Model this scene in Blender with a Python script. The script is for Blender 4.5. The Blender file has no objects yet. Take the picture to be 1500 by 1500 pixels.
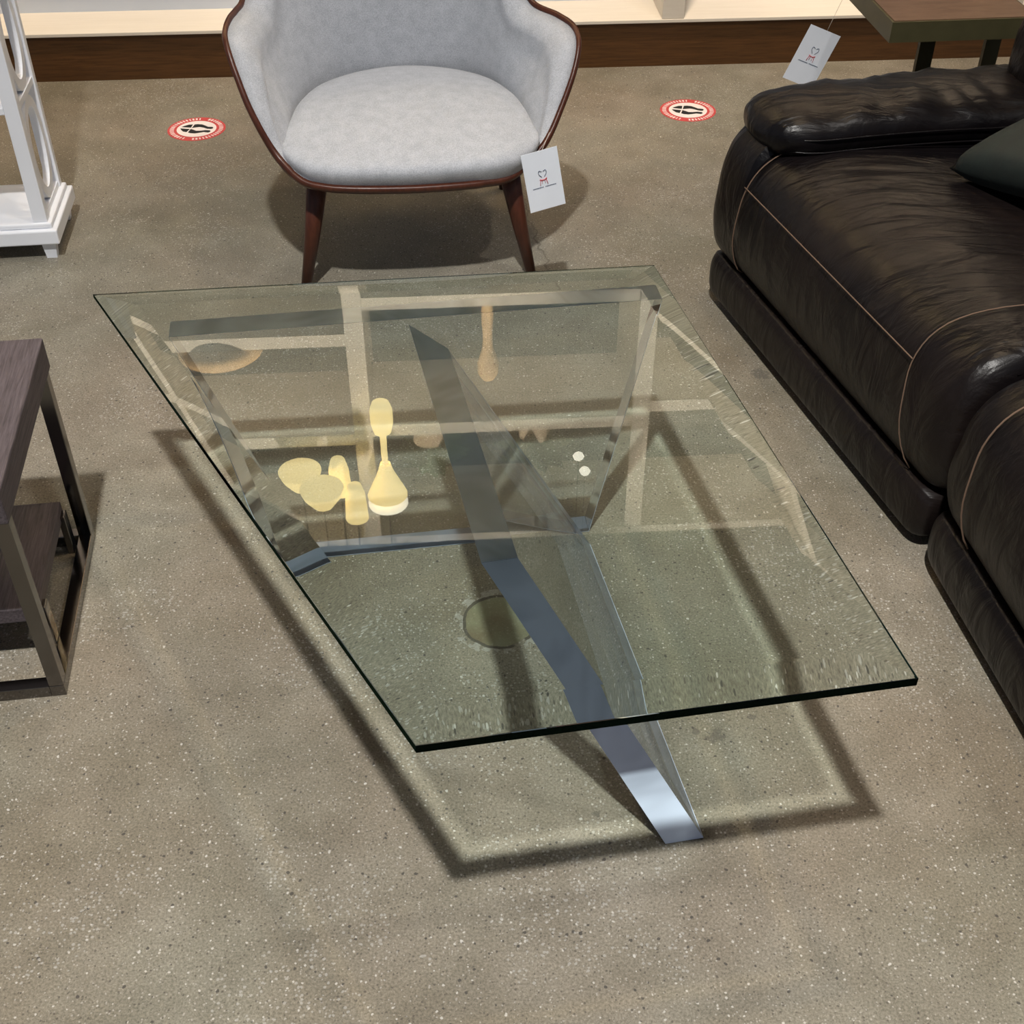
import bpy, bmesh, math, random
from mathutils import Vector, Matrix, noise
random.seed(7)
SC = bpy.context.scene
COL = SC.collection
PI = math.pi

# ------------------------------------------------------------------ helpers
def link(name, me, mat=None, parent=None, smooth=False):
    me.name = name
    if mat is not None and not me.materials:
        me.materials.append(mat)
    o = bpy.data.objects.new(name, me)
    COL.objects.link(o)
    if parent is not None:
        o.parent = parent
    if smooth:
        for p in me.polygons:
            p.use_smooth = True
    return o

class MB:
    """collects shapes, links them as one mesh object"""
    def __init__(s):
        s.v = []; s.f = []; s.m = []; s.sm = []
    def add(s, v, f, m=0, smooth=False):
        b = len(s.v)
        s.v += [tuple(p) for p in v]
        s.f += [tuple(i + b for i in q) for q in f]
        s.m += [m] * len(f); s.sm += [smooth] * len(f)
        return s
    def box(s, a, b, m=0, M=None):
        x0, y0, z0 = a; x1, y1, z1 = b
        v = [(x0,y0,z0),(x1,y0,z0),(x1,y1,z0),(x0,y1,z0),(x0,y0,z1),(x1,y0,z1),(x1,y1,z1),(x0,y1,z1)]
        if M is not None: v = [M @ Vector(p) for p in v]
        return s.add(v, [(3,2,1,0),(4,5,6,7),(0,1,5,4),(1,2,6,5),(2,3,7,6),(3,0,4,7)], m)
    def prism(s, poly, z0, z1, m=0, M=None):
        n = len(poly)
        v = [Vector((x, y, z0)) for x, y in poly] + [Vector((x, y, z1)) for x, y in poly]
        if M is not None: v = [M @ p for p in v]
        return s.add(v, [tuple(range(n))[::-1], tuple(range(n, 2*n))] + [(i, (i+1) % n, n+(i+1) % n, n+i) for i in range(n)], m)
    def tube(s, pts, r, n=10, m=0, closed=False, sx=1.0):
        pts = [Vector(p) for p in pts]
        N = len(pts)
        rr = r if isinstance(r, (list, tuple)) else [r] * N
        v = []; f = []
        up = Vector((0, 0, 1)); prev = None
        for i, p in enumerate(pts):
            if closed: t = (pts[(i+1) % N] - pts[i-1]).normalized()
            else: t = (pts[min(i+1, N-1)] - pts[max(i-1, 0)]).normalized()
            if prev is None:
                x = t.cross(up)
                if x.length < 1e-3: x = t.cross(Vector((0, 1, 0)))
                x.normalize()
            else:
                x = (prev - t * prev.dot(t)).normalized()
            prev = x; y = t.cross(x)
            for k in range(n):
                a = 2*PI*k/n
                v.append(p + (x*math.cos(a)*sx + y*math.sin(a)) * rr[i])
        for i in range(N if closed else N-1):
            j = (i+1) % N
            for k in range(n):
                f.append((i*n+k, i*n+(k+1) % n, j*n+(k+1) % n, j*n+k))
        s.add(v, f, m, True)
        if not closed:
            b = len(s.v) - len(v)
            s.f += [tuple(b+k for k in range(n))[::-1], tuple(b+(N-1)*n+k for k in range(n))]
            s.m += [m, m]; s.sm += [False, False]
        return s
    def lathe(s, prof, n=24, m=0, c=(0,0,0)):
        v = []; f = []
        for r, z in prof:
            for k in range(n):
                a = 2*PI*k/n
                v.append((c[0]+r*math.cos(a), c[1]+r*math.sin(a), c[2]+z))
        for i in range(len(prof)-1):
            for k in range(n):
                f.append((i*n+k, i*n+(k+1) % n, (i+1)*n+(k+1) % n, (i+1)*n+k))
        return s.add(v, f, m, True)
    def grid(s, P, m=0, closeu=False, closev=False, smooth=True):
        nu, nv = len(P), len(P[0])
        v = [p for row in P for p in row]
        f = []
        for i in range(nu if closeu else nu-1):
            for j in range(nv if closev else nv-1):
                f.append((i*nv+j, ((i+1) % nu)*nv+j, ((i+1) % nu)*nv+(j+1) % nv, i*nv+(j+1) % nv))
        return s.add(v, f, m, smooth)
    def build(s, name, mats, parent=None, bevel=0, seg=2, subd=0, weld=False):
        me = bpy.data.meshes.new(name)
        me.from_pydata(s.v, [], s.f)
        if not isinstance(mats, (list, tuple)): mats = [mats]
        for m in mats: me.materials.append(m)
        for p, mi, sm in zip(me.polygons, s.m, s.sm):
            p.material_index = mi; p.use_smooth = sm
        if weld:
            bm = bmesh.new(); bm.from_mesh(me)
            bmesh.ops.remove_doubles(bm, verts=bm.verts, dist=1e-5)
            bmesh.ops.recalc_face_normals(bm, faces=bm.faces)
            bm.to_mesh(me); bm.free()
        o = link(name, me, None, parent)
        if bevel:
            b = o.modifiers.new('b', 'BEVEL'); b.width = bevel; b.segments = seg; b.limit_method = 'ANGLE'; b.angle_limit = 0.6
        if subd:
            d = o.modifiers.new('s', 'SUBSURF'); d.levels = subd; d.render_levels = subd
        return o

def tag(o, label=None, cat=None, group=None, kind=None):
    if label: o['label'] = label
    if cat: o['category'] = cat
    if group: o['group'] = group
    if kind: o['kind'] = kind
    return o

def empty(name, loc, rz=0.0, label=None, cat=None, group=None):
    o = bpy.data.objects.new(name, None); COL.objects.link(o)
    o.empty_display_size = 0.1
    o.location = loc; o.rotation_euler = (0, 0, rz)
    return tag(o, label, cat, group)

def catmull(K, n, closed=False):
    K = [Vector(k) for k in K]; N = len(K); out = []
    segs = N if closed else N-1
    for i in range(segs):
        p0 = K[(i-1) % N] if closed or i > 0 else K[0]*2-K[1]
        p1 = K[i]; p2 = K[(i+1) % N]
        p3 = K[(i+2) % N] if closed or i < N-2 else K[-1]*2-K[-2]
        for k in range(n):
            t = k/n
            out.append(0.5*((2*p1)+(p2-p0)*t+(2*p0-5*p1+4*p2-p3)*t*t+(3*p1-p0-3*p2+p3)*t**3))
    if not closed: out.append(K[-1].copy())
    return out

# ------------------------------------------------------------------ materials
def mat(name):
    m = bpy.data.materials.new(name); m.use_nodes = True
    nt = m.node_tree
    return m, nt, nt.nodes['Principled BSDF']

def N(nt, t, **kw):
    n = nt.nodes.new(t)
    for k, v in kw.items(): setattr(n, k, v)
    return n

def simple(name, col, rough=.5, metal=0, var=.08, scale=20, bump=0, bscale=200, stretch=(1,1,1), spec=.5):
    m, nt, b = mat(name)
    tc = N(nt, 'ShaderNodeTexCoord'); mp = N(nt, 'ShaderNodeMapping')
    mp.inputs['Scale'].default_value = stretch
    nt.links.new(tc.outputs['Object'], mp.inputs['Vector'])
    no = N(nt, 'ShaderNodeTexNoise'); no.inputs['Scale'].default_value = scale; no.inputs['Detail'].default_value = 5
    nt.links.new(mp.outputs[0], no.inputs['Vector'])
    r = N(nt, 'ShaderNodeValToRGB')
    r.color_ramp.elements[0].position = .3; r.color_ramp.elements[1].position = .7
    r.color_ramp.elements[0].color = tuple(c*(1-var) for c in col)+(1,)
    r.color_ramp.elements[1].color = tuple(min(1, c*(1+var)) for c in col)+(1,)
    nt.links.new(no.outputs['Fac'], r.inputs['Fac']); nt.links.new(r.outputs[0], b.inputs['Base Color'])
    b.inputs['Roughness'].default_value = rough; b.inputs['Metallic'].default_value = metal
    b.inputs['Specular IOR Level'].default_value = spec
    if bump:
        n2 = N(nt, 'ShaderNodeTexNoise'); n2.inputs['Scale'].default_value = bscale; n2.inputs['Detail'].default_value = 3
        nt.links.new(mp.outputs[0], n2.inputs['Vector'])
        bu = N(nt, 'ShaderNodeBump'); bu.inputs['Strength'].default_value = bump; bu.inputs['Distance'].default_value = .002
        nt.links.new(n2.outputs['Fac'], bu.inputs['Height']); nt.links.new(bu.outputs[0], b.inputs['Normal'])
    return m

def ramp(nt, fac, stops):
    r = N(nt, 'ShaderNodeValToRGB'); e = r.color_ramp.elements
    e[0].position, e[0].color = stops[0][0], tuple(stops[0][1])+(1,)
    e[1].position, e[1].color = stops[-1][0], tuple(stops[-1][1])+(1,)
    for p, c in stops[1:-1]:
        x = e.new(p); x.color = tuple(c)+(1,)
    nt.links.new(fac, r.inputs['Fac']); return r.outputs[0]

def mix(nt, fac, a, b, mode='MIX'):
    n = N(nt, 'ShaderNodeMix', data_type='RGBA', blend_type=mode)
    for s, v in ((n.inputs[0], fac), (n.inputs[6], a), (n.inputs[7], b)):
        if isinstance(v, bpy.types.NodeSocket): nt.links.new(v, s)
        elif isinstance(v, (int, float)): s.default_value = v
        else: s.default_value = tuple(v)+(1,)
    return n.outputs[2]

def math_(nt, op, a, b=0.0, clamp=False):
    n = N(nt, 'ShaderNodeMath', operation=op, use_clamp=clamp)
    for s, v in zip(n.inputs, (a, b)):
        if isinstance(v, bpy.types.NodeSocket): nt.links.new(v, s)
        else: s.default_value = v
    return n.outputs[0]

def floor_mat():
    m, nt, b = mat('polished_concrete')
    tc = N(nt, 'ShaderNodeTexCoord').outputs['Object']
    def noise_(sc, det=4, ro=.55, off=0):
        mp = N(nt, 'ShaderNodeMapping'); mp.inputs['Location'].default_value = (off, off*.7, off*1.3)
        nt.links.new(tc, mp.inputs['Vector'])
        n = N(nt, 'ShaderNodeTexNoise'); n.inputs['Scale'].default_value = sc; n.inputs['Detail'].default_value = det
        n.inputs['Roughness'].default_value = ro; nt.links.new(mp.outputs[0], n.inputs['Vector']); return n.outputs['Fac']
    def vor(sc, off=0, rnd=1.0):
        mp = N(nt, 'ShaderNodeMapping'); mp.inputs['Location'].default_value = (off, off, 0)
        nt.links.new(tc, mp.inputs['Vector'])
        w = N(nt, 'ShaderNodeTexNoise'); w.inputs['Scale'].default_value = sc*1.2
        nt.links.new(mp.outputs[0], w.inputs['Vector'])
        ad = N(nt, 'ShaderNodeVectorMath', operation='MULTIPLY_ADD')
        nt.links.new(w.outputs['Color'], ad.inputs[0]); ad.inputs[1].default_value = (.5/sc, .5/sc, 0)
        nt.links.new(mp.outputs[0], ad.inputs[2])
        v = N(nt, 'ShaderNodeTexVoronoi'); v.inputs['Scale'].default_value = sc; v.inputs['Randomness'].default_value = rnd
        nt.links.new(ad.outputs[0], v.inputs['Vector']); return v
    big = noise_(1.3, 5, .6)
    base = ramp(nt, big, [(.3, (.168, .148, .113)), (.5, (.200, .181, .148)), (.7, (.228, .211, .180))])
    med = noise_(9, 5, .6, 3)
    base = mix(nt, .75, base, ramp(nt, med, [(.3, (.80, .78, .75)), (.7, (1.18, 1.17, 1.16))]), 'MULTIPLY')
    tint = noise_(2.2, 3, .5, 11)
    base = mix(nt, .6, base, ramp(nt, tint, [(.35, (.95, 1.02, .99)), (.65, (1.04, .99, .95))]), 'MULTIPLY')
    fine = noise_(260, 4, .8, 5)
    base = mix(nt, .8, base, ramp(nt, fine, [(.32, (.45, .44, .42)), (.5, (1, 1, 1)), (.68, (1.60, 1.60, 1.58))]), 'MULTIPLY')
    # pale aggregate, in patches
    patch = noise_(3.2, 3, .6, 21)
    def flecks(sc, thr, keep, col, off, amt):
        nonlocal base
        v = vor(sc, off)
        sep = N(nt, 'ShaderNodeSeparateColor'); nt.links.new(v.outputs['Color'], sep.inputs[0])
        a = math_(nt, 'LESS_THAN', v.outputs['Distance'], thr)
        k = math_(nt, 'LESS_THAN', sep.outputs[0], keep)
        a = math_(nt, 'MULTIPLY', a, k)
        a = math_(nt, 'MULTIPLY', a, amt)
        base = mix(nt, a, base, col)
    flecks(240, .33, .16, (.40, .375, .335), 1.7, .6)
    flecks(150, .27, .09, (.50, .475, .43), 4.1, .8)
    flecks(62, .15, .035, (.54, .52, .48), 9.1, .8)
    flecks(190, .30, .17, (.085, .075, .062), 6.3, .75)
    flecks(100, .24, .08, (.06, .055, .05), 2.9, .85)
    dens = math_(nt, 'GREATER_THAN', patch, .56)
    v = vor(170, 13.7); sep = N(nt, 'ShaderNodeSeparateColor'); nt.links.new(v.outputs['Color'], sep.inputs[0])
    a = math_(nt, 'MULTIPLY', math_(nt, 'LESS_THAN', v.outputs['Distance'], .38), math_(nt, 'LESS_THAN', sep.outputs[1], .28))
    base = mix(nt, math_(nt, 'MULTIPLY', math_(nt, 'MULTIPLY', a, dens), .5), base, (.42, .41, .38))
    # hairline cracks
    def crack(p, q, w, amt):
        nonlocal base
        p = Vector(p); q = Vector(q); d = (q-p); L = d.length; d /= L
        sx = N(nt, 'ShaderNodeSeparateXYZ')
        nt.links.new(tc, sx.inputs[0])
        wob = math_(nt, 'MULTIPLY', math_(nt, 'SUBTRACT', noise_(14, 4, .6, p.x*7), .5), .07)
        X = math_(nt, 'SUBTRACT', sx.outputs[0], p.x); Y = math_(nt, 'SUBTRACT', sx.outputs[1], p.y)
        al = math_(nt, 'ADD', math_(nt, 'MULTIPLY', X, d.x), math_(nt, 'MULTIPLY', Y, d.y))
        ac = math_(nt, 'ADD', math_(nt, 'ADD', math_(nt, 'MULTIPLY', X, -d.y), math_(nt, 'MULTIPLY', Y, d.x)), wob)
        k = math_(nt, 'LESS_THAN', math_(nt, 'ABSOLUTE', ac), w)
        k = math_(nt, 'MULTIPLY', k, math_(nt, 'GREATER_THAN', al, 0)); k = math_(nt, 'MULTIPLY', k, math_(nt, 'LESS_THAN', al, L))
        base = mix(nt, math_(nt, 'MULTIPLY', k, amt), base, (.11, .095, .075))
    crack((.02, 3.35), (.12, 2.75), .003, .7)
    crack((-.95, 2.32), (.55, 2.45), .0015, .25)
    crack((.50, 1.0), (.55, .55), .0015, .35)
    # round repair plug cast into the slab (greenish, dark rim) and a few scuffs
    def disc(c, r, amt_in, col, rim=None):
        nonlocal base
        sub = N(nt, 'ShaderNodeVectorMath', operation='DISTANCE')
        ww = N(nt, 'ShaderNodeTexNoise'); ww.inputs['Scale'].default_value = 30 if rim else 90
        nt.links.new(tc, ww.inputs['Vector'])
        nt.links.new(tc, sub.inputs[0]); sub.inputs[1].default_value = (c[0], c[1], 0)
        D = math_(nt, 'ADD', sub.outputs['Value'], math_(nt, 'MULTIPLY', math_(nt, 'SUBTRACT', ww.outputs['Fac'], .5), r*(.18 if rim else 2.6)))
        base = mix(nt, math_(nt, 'MULTIPLY', math_(nt, 'LESS_THAN', D, r), amt_in), base, col)
        if rim:
            a = math_(nt, 'MULTIPLY', math_(nt, 'GREATER_THAN', D, r), math_(nt, 'LESS_THAN', D, r+rim))
            rn = noise_(35, 4, .7, 8)
            a = math_(nt, 'MULTIPLY', a, math_(nt, 'GREATER_THAN', rn, .42))
            base = mix(nt, math_(nt, 'MULTIPLY', a, .85), base, (.07, .062, .05))
            a = math_(nt, 'MULTIPLY', math_(nt, 'GREATER_THAN', D, r+rim), math_(nt, 'LESS_THAN', D, r+rim*3.4))
            a = math_(nt, 'MULTIPLY', a, math_(nt, 'GREATER_THAN', rn, .5))
            base = mix(nt, math_(nt, 'MULTIPLY', a, .45), base, (.42, .41, .38))
    plugcol = ramp(nt, noise_(11, 4, .5, 2), [(.35, (.15, .12, .07)), (.55, (.21, .20, .125)), (.7, (.24, .25, .18))])
    disc((-.022, 1.588), .062, .8, plugcol, .006)
    for c, r in (((.335, 1.335), .014), ((.36, 1.40), .012), ((.40, 1.375), .008), ((.302, 1.345), .007), ((.57, 2.40), .02), ((.13, 1.18), .006)):
        disc(c, r, .55, (.09, .082, .07))
    nt.links.new(base, b.inputs['Base Color'])
    b.inputs['Roughness'].default_value = .42
    ro = ramp(nt, med, [(.3, (.34,)*3), (.7, (.52,)*3)])
    nt.links.new(ro, b.inputs['Roughness'])
    b.inputs['Specular IOR Level'].default_value = .18
    bu = N(nt, 'ShaderNodeBump'); bu.inputs['Strength'].default_value = .12; bu.inputs['Distance'].default_value = .001
    nt.links.new(fine, bu.inputs['Height']); nt.links.new(bu.outputs[0], b.inputs['Normal'])
    return m

def wood_mat(name, c0, c1, rough=.45, stretch=(1.2, 14, 14), scale=6, bump=.15, spec=.4):
    m, nt, b = mat(name)
    tc = N(nt, 'ShaderNodeTexCoord'); mp = N(nt, 'ShaderNodeMapping'); mp.inputs['Scale'].default_value = stretch
    nt.links.new(tc.outputs['Object'], mp.inputs['Vector'])
    no = N(nt, 'ShaderNodeTexNoise'); no.inputs['Scale'].default_value = scale; no.inputs['Detail'].default_value = 8
    no.inputs['Roughness'].default_value = .7; no.inputs['Distortion'].default_value = .4
    nt.links.new(mp.outputs[0], no.inputs['Vector'])
    nt.links.new(ramp(nt, no.outputs['Fac'], [(.32, c0), (.68, c1)]), b.inputs['Base Color'])
    b.inputs['Roughness'].default_value = rough; b.inputs['Specular IOR Level'].default_value = spec
    bu = N(nt, 'ShaderNodeBump'); bu.inputs['Strength'].default_value = bump; bu.inputs['Distance'].default_value = .002
    nt.links.new(no.outputs['Fac'], bu.inputs['Height']); nt.links.new(bu.outputs[0], b.inputs['Normal'])
    return m

def leather_mat():
    m, nt, b = mat('brown_leather')
    tc = N(nt, 'ShaderNodeTexCoord')
    mp = N(nt, 'ShaderNodeMapping'); mp.inputs['Scale'].default_value = (2.2, 9, 4); mp.inputs['Rotation'].default_value = (0, 0, .55)
    nt.links.new(tc.outputs['Object'], mp.inputs['Vector'])
    w = N(nt, 'ShaderNodeTexNoise'); w.inputs['Scale'].default_value = 2.2; w.inputs['Detail'].default_value = 4; w.inputs['Distortion'].default_value = .6
    nt.links.new(mp.outputs[0], w.inputs['Vector'])
    g = N(nt, 'ShaderNodeTexVoronoi'); g.inputs['Scale'].default_value = 420
    nt.links.new(tc.outputs['Object'], g.inputs['Vector'])
    l = N(nt, 'ShaderNodeTexNoise'); l.inputs['Scale'].default_value = 3; l.inputs['Detail'].default_value = 5
    nt.links.new(tc.outputs['Object'], l.inputs['Vector'])
    nt.links.new(ramp(nt, l.outputs['Fac'], [(.35, (.0030, .0026, .0034)), (.65, (.0095, .0064, .0058))]), b.inputs['Base Color'])
    nt.links.new(ramp(nt, l.outputs['Fac'], [(.3, (.30,)*3), (.7, (.42,)*3)]), b.inputs['Roughness'])
    b.inputs['Specular IOR Level'].default_value = .24
    b1 = N(nt, 'ShaderNodeBump'); b1.inputs['Strength'].default_value = .55; b1.inputs['Distance'].default_value = .02
    nt.links.new(w.outputs['Fac'], b1.inputs['Height'])
    b2 = N(nt, 'ShaderNodeBump'); b2.inputs['Strength'].default_value = .12; b2.inputs['Distance'].default_value = .001
    nt.links.new(g.outputs['Distance'], b2.inputs['Height']); nt.links.new(b1.outputs[0], b2.inputs['Normal'])
    nt.links.new(b2.outputs[0], b.inputs['Normal'])
    return m

def glass_mat(name, col, ior=1.5, rough=0.0):
    m = bpy.data.materials.new(name); m.use_nodes = True; nt = m.node_tree; nt.nodes.clear()
    o = N(nt, 'ShaderNodeOutputMaterial'); g = N(nt, 'ShaderNodeBsdfGlass')
    g.inputs['Color'].default_value = tuple(col)+(1,); g.inputs['IOR'].default_value = ior; g.inputs['Roughness'].default_value = rough
    nt.links.new(g.outputs[0], o.inputs[0]); return m

def fabric_mat(name, c0, c1):
    m, nt, b = mat(name)
    tc = N(nt, 'ShaderNodeTexCoord').outputs['Object']
    def nz(sc, d):
        n = N(nt, 'ShaderNodeTexNoise'); n.inputs['Scale'].default_value = sc; n.inputs['Detail'].default_value = d
        nt.links.new(tc, n.inputs['Vector']); return n.outputs['Fac']
    f = math_(nt, 'ADD', math_(nt, 'MULTIPLY', nz(420, 3), .7), math_(nt, 'MULTIPLY', nz(35, 4), .3))
    nt.links.new(ramp(nt, f, [(.40, c0), (.60, c1)]), b.inputs['Base Color'])
    b.inputs['Roughness'].default_value = .9; b.inputs['Specular IOR Level'].default_value = .15
    b.inputs['Sheen Weight'].default_value = .25
    bu = N(nt, 'ShaderNodeBump'); bu.inputs['Strength'].default_value = .3; bu.inputs['Distance'].default_value = .001
    nt.links.new(f, bu.inputs['Height']); nt.links.new(bu.outputs[0], b.inputs['Normal'])
    return m

def glow_mat(name, col, s):
    m, nt, b = mat(name)
    b.inputs['Base Color'].default_value = tuple(col)+(1,)
    b.inputs['Emission Color'].default_value = tuple(col)+(1,); b.inputs['Emission Strength'].default_value = s
    return m

M_floor = floor_mat()
M_wall = simple('wall_paint', (.16, .155, .15), .8, var=.04)
M_ceil = simple('ceiling_paint', (.06, .06, .06), .9, var=.1)
M_cream = wood_mat('cream_board', (.74, .68, .58), (.80, .745, .65), .5, (1, 12, 12), 4, .05)
M_white = simple('white_lacquer', (.80, .82, .87), .4, var=.03, scale=5)
M_panel = simple('white_panel', (.62, .69, .80), .55, var=.03, scale=4)
M_taupe = simple('dark_backing', (.022, .020, .015), .8, var=.15, scale=4)
M_plinth = wood_mat('walnut_plinth', (.055, .024, .007), (.12, .052, .016), .38, (1.5, 20, 30), 5, .1)
M_chairwood = wood_mat('mahogany', (.040, .011, .006), (.085, .025, .013), .35, (8, 8, 1.5), 8, .08)
M_fabric = fabric_mat('grey_linen', (.34, .355, .385), (.47, .485, .52))
M_leather = leather_mat()
M_stitch = simple('tan_thread', (.13, .08, .052), .8, var=.1, scale=300)
M_green = simple('green_velvet', (.005, .010, .008), .75, var=.25, scale=30, bump=.2, bscale=120)
M_ashwood = wood_mat('violet_grey_veneer', (.030, .023, .026), (.115, .094, .104), .55, (42, 2.2, 42), 6, .3)
M_gun = simple('polished_gunmetal', (.17, .16, .155), .16, metal=1, var=.05, scale=8)
M_bronze = simple('olive_bronze', (.085, .075, .035), .42, metal=.25, var=.1, scale=20)
M_brownwood = wood_mat('brown_table_wood', (.11, .060, .034), (.20, .12, .075), .3, (2, 8, 8), 5, .1)
M_card = simple('tag_card', (.83, .87, .94), .6, var=.02)
M_navy = simple('navy_ink', (.06, .08, .14), .7)
M_red = simple('red_ink', (.50, .035, .05), .6, var=.1)
M_redring = simple('red_vinyl', (.50, .06, .06), .45, var=.15, scale=60)
M_vinyl = simple('white_vinyl', (.75, .70, .68), .45, var=.04)
M_black = simple('black_vinyl', (.012, .012, .012), .5)
M_string = simple('clear_string', (.5, .46, .40), .5)
M_glass = glass_mat('green_float_glass', (.912, .952, .938))
def under_mat():
    m = bpy.data.materials.new('glass_underside'); m.use_nodes = True; nt = m.node_tree; nt.nodes.clear()
    o = N(nt, 'ShaderNodeOutputMaterial'); g = N(nt, 'ShaderNodeBsdfRefraction')
    g.inputs['Color'].default_value = (.885, .932, .918, 1); g.inputs['IOR'].default_value = 1.5; g.inputs['Roughness'].default_value = 0
    nt.links.new(g.outputs[0], o.inputs[0]); return m
M_gunder = under_mat()
M_gedge = glass_mat('dark_glass_edge', (.06, .13, .10), 1.5, .05)
M_luc = glass_mat('clear_acrylic', (.97, .98, .995), 1.49)
def lucedge():
    """acrylic edge: film whose pale blue streaks paint the light reflected inside"""
    m = bpy.data.materials.new('acrylic_edge_sheen'); m.use_nodes = True; nt = m.node_tree; nt.nodes.clear()
    o = N(nt, 'ShaderNodeOutputMaterial')
    t = N(nt, 'ShaderNodeBsdfTransparent'); t.inputs[0].default_value = (.93, .96, 1, 1)
    g = N(nt, 'ShaderNodeBsdfGlossy'); g.inputs['Roughness'].default_value = .1
    d = N(nt, 'ShaderNodeBsdfDiffuse'); d.inputs[0].default_value = (.72, .80, .97, 1)
    tr = N(nt, 'ShaderNodeBsdfTranslucent'); tr.inputs[0].default_value = (.72, .80, .97, 1)
    no = N(nt, 'ShaderNodeTexNoise'); no.inputs['Scale'].default_value = 5; no.inputs['Detail'].default_value = 2; no.inputs['Distortion'].default_value = 1.8
    tc = N(nt, 'ShaderNodeTexCoord'); nt.links.new(tc.outputs['Object'], no.inputs['Vector'])
    m1 = N(nt, 'ShaderNodeMixShader'); m1.inputs[0].default_value = .15
    nt.links.new(d.outputs[0], m1.inputs[1]); nt.links.new(tr.outputs[0], m1.inputs[2])
    m2 = N(nt, 'ShaderNodeMixShader')
    nt.links.new(ramp(nt, no.outputs['Fac'], [(.34, (.70,)*3), (.58, (1,)*3)]), m2.inputs[0])
    nt.links.new(t.outputs[0], m2.inputs[1]); nt.links.new(m1.outputs[0], m2.inputs[2])
    fr = N(nt, 'ShaderNodeFresnel'); fr.inputs[0].default_value = 1.45
    m3 = N(nt, 'ShaderNodeMixShader'); nt.links.new(fr.outputs[0], m3.inputs[0])
    nt.links.new(m2.outputs[0], m3.inputs[1]); nt.links.new(g.outputs[0], m3.inputs[2])
    nt.links.new(m3.outputs[0], o.inputs[0]); return m
M_lucedge = lucedge()
M_glow = glow_mat('lit_shade', (1.0, .80, .36), 7.5)
M_bulb = glow_mat('lit_bulb', (1.0, .93, .8), 9)
M_leaf = simple('plant_leaf', (.03, .07, .02), .6, var=.3, scale=20)
M_pot = simple('clay_pot', (.5, .42, .32), .7)
M_carve = wood_mat('carved_wood', (.35, .22, .10), (.62, .42, .2), .6, (8, 8, 1.5), 6, .2)

# ------------------------------------------------------------------ room
YAW = math.radians(4.0)
UX = Vector((math.cos(YAW), math.sin(YAW), 0)); UY = Vector((-math.sin(YAW), math.cos(YAW), 0))
W0 = Vector((-1.588, 4.155, 0))
MW = Matrix.Translation(W0) @ Matrix.Rotation(YAW, 4, 'Z')        # unit frame: x along the unit, y back

fl = MB(); fl.add([(-7, -4, 0), (7, -4, 0), (7, 7, 0), (-7, 7, 0)], [(0, 1, 2, 3)])
floor = tag(fl.build('floor', M_floor), kind='structure')
c = MB(); c.box((-7, -4, 6.2), (7, 7, 6.3)); tag(c.build('ceiling', M_ceil), kind='structure')
w = MB(); w.box((-4.5, .62, 0), (7.5, .72, 6.2), M=MW); tag(w.build('wall_back', M_wall), kind='structure')

# ---- display shelving along the back wall
sh = empty('display_shelving', W0, YAW, 'long cream display shelving on a dark walnut plinth along the back wall', 'shelving')
X0, X1 = -2.4, 5.6
b = MB(); b.box((X0, .012, 0), (X1, .55, .150)); b.build('plinth', M_plinth, sh)
b = MB(); b.box((X0, .0, .150), (X1, .56, .162)); b.build('base_board', M_cream, sh, bevel=.002)
b = MB(); b.box((X0, .215, .162), (X1, .235, 1.15)); b.build('back_panel', M_panel, sh)
b = MB(); b.box((X0, .50, 1.15), (X1, .52, 3.05)); b.build('back_panel', M_taupe, sh)
for s in (-1.41, -.24, .93, 2.10, 3.27, 4.44):
    b = MB(); b.box((s, .002, .162), (s+.075, .50, 3.02)); b.build('post', M_white if s < -9 else M_cream, sh, bevel=.002)
for s0, s1, z in ((-1.335, -.24, 1.15), (-.165, .93, 1.15), (1.005, 2.10, 1.15), (2.175, 3.27, 1.15), (3.345, 4.44, 1.15),
                  (-.165, .93, 1.99), (1.005, 2.10, 1.83), (2.175, 3.27, 1.84),
                  (-1.335, -.24, 2.48), (-.165, .93, 2.48), (1.005, 2.10, 2.44), (2.175, 3.27, 2.37), (3.345, 4.44, 2.37)):
    b = MB(); b.box((s0, .01, z-.030), (s1, .50, z+.026)); b.build('shelf_board', M_cream, sh, bevel=.002)
b = MB(); b.box((X0, .0, 3.02), (X1, .52, 3.06)); b.build('shelf_board', M_cream, sh, bevel=.002)

def wl(s, d, z): return MW @ Vector((s, d, z))
# things on the shelves (seen mirrored in the glass top)
def plant(loc, label):
    t = empty('potted_plant', loc, 0, label, 'plant', 'plants on the display shelving')
    b = MB(); b.lathe([(.0, 0), (.05, 0), (.07, .11), (.062, .11), (.055, .09), (0, .09)]); b.build('pot', M_pot, t)
    b = MB(); rnd = random.Random(loc[0])
    for i in range(46):
        a = rnd.uniform(0, 2*PI); L = rnd.uniform(.09, .2); e = rnd.uniform(.1, 1.3); w_ = L*.22
        d = Vector((math.cos(a)*math.cos(e), math.sin(a)*math.cos(e), math.sin(e))); sd = Vector((-math.sin(a), math.cos(a), 0))
        p = Vector((0, 0, .10)) + d*.03; q = p+d*L*.55+Vector((0, 0, .01)); r = p+d*L-Vector((0, 0, .035))
        b.add([p, q+sd*w_, r, q-sd*w_], [(0, 1, 2, 3)], 0, True)
    b.build('foliage', M_leaf, t)
plant(wl(1.24, .13, 2.467), 'bushy dark green plant on the upper shelf beside the hanging lamps, mirrored in the glass')
plant(wl(1.70, .13, 2.467), 'trailing dark green plant on the upper shelf near the right post, mirrored in the glass')
t = empty('wooden_sculpture', wl(1.50, .12, 1.857), 0, 'tall slim wooden sculpture with rounded head, mirrored in the glass top', 'sculpture')
b = MB(); b.lathe([(0, 0), (.05, 0), (.05, .015), (0, .015)]); b.build('base', M_carve, t)
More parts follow.
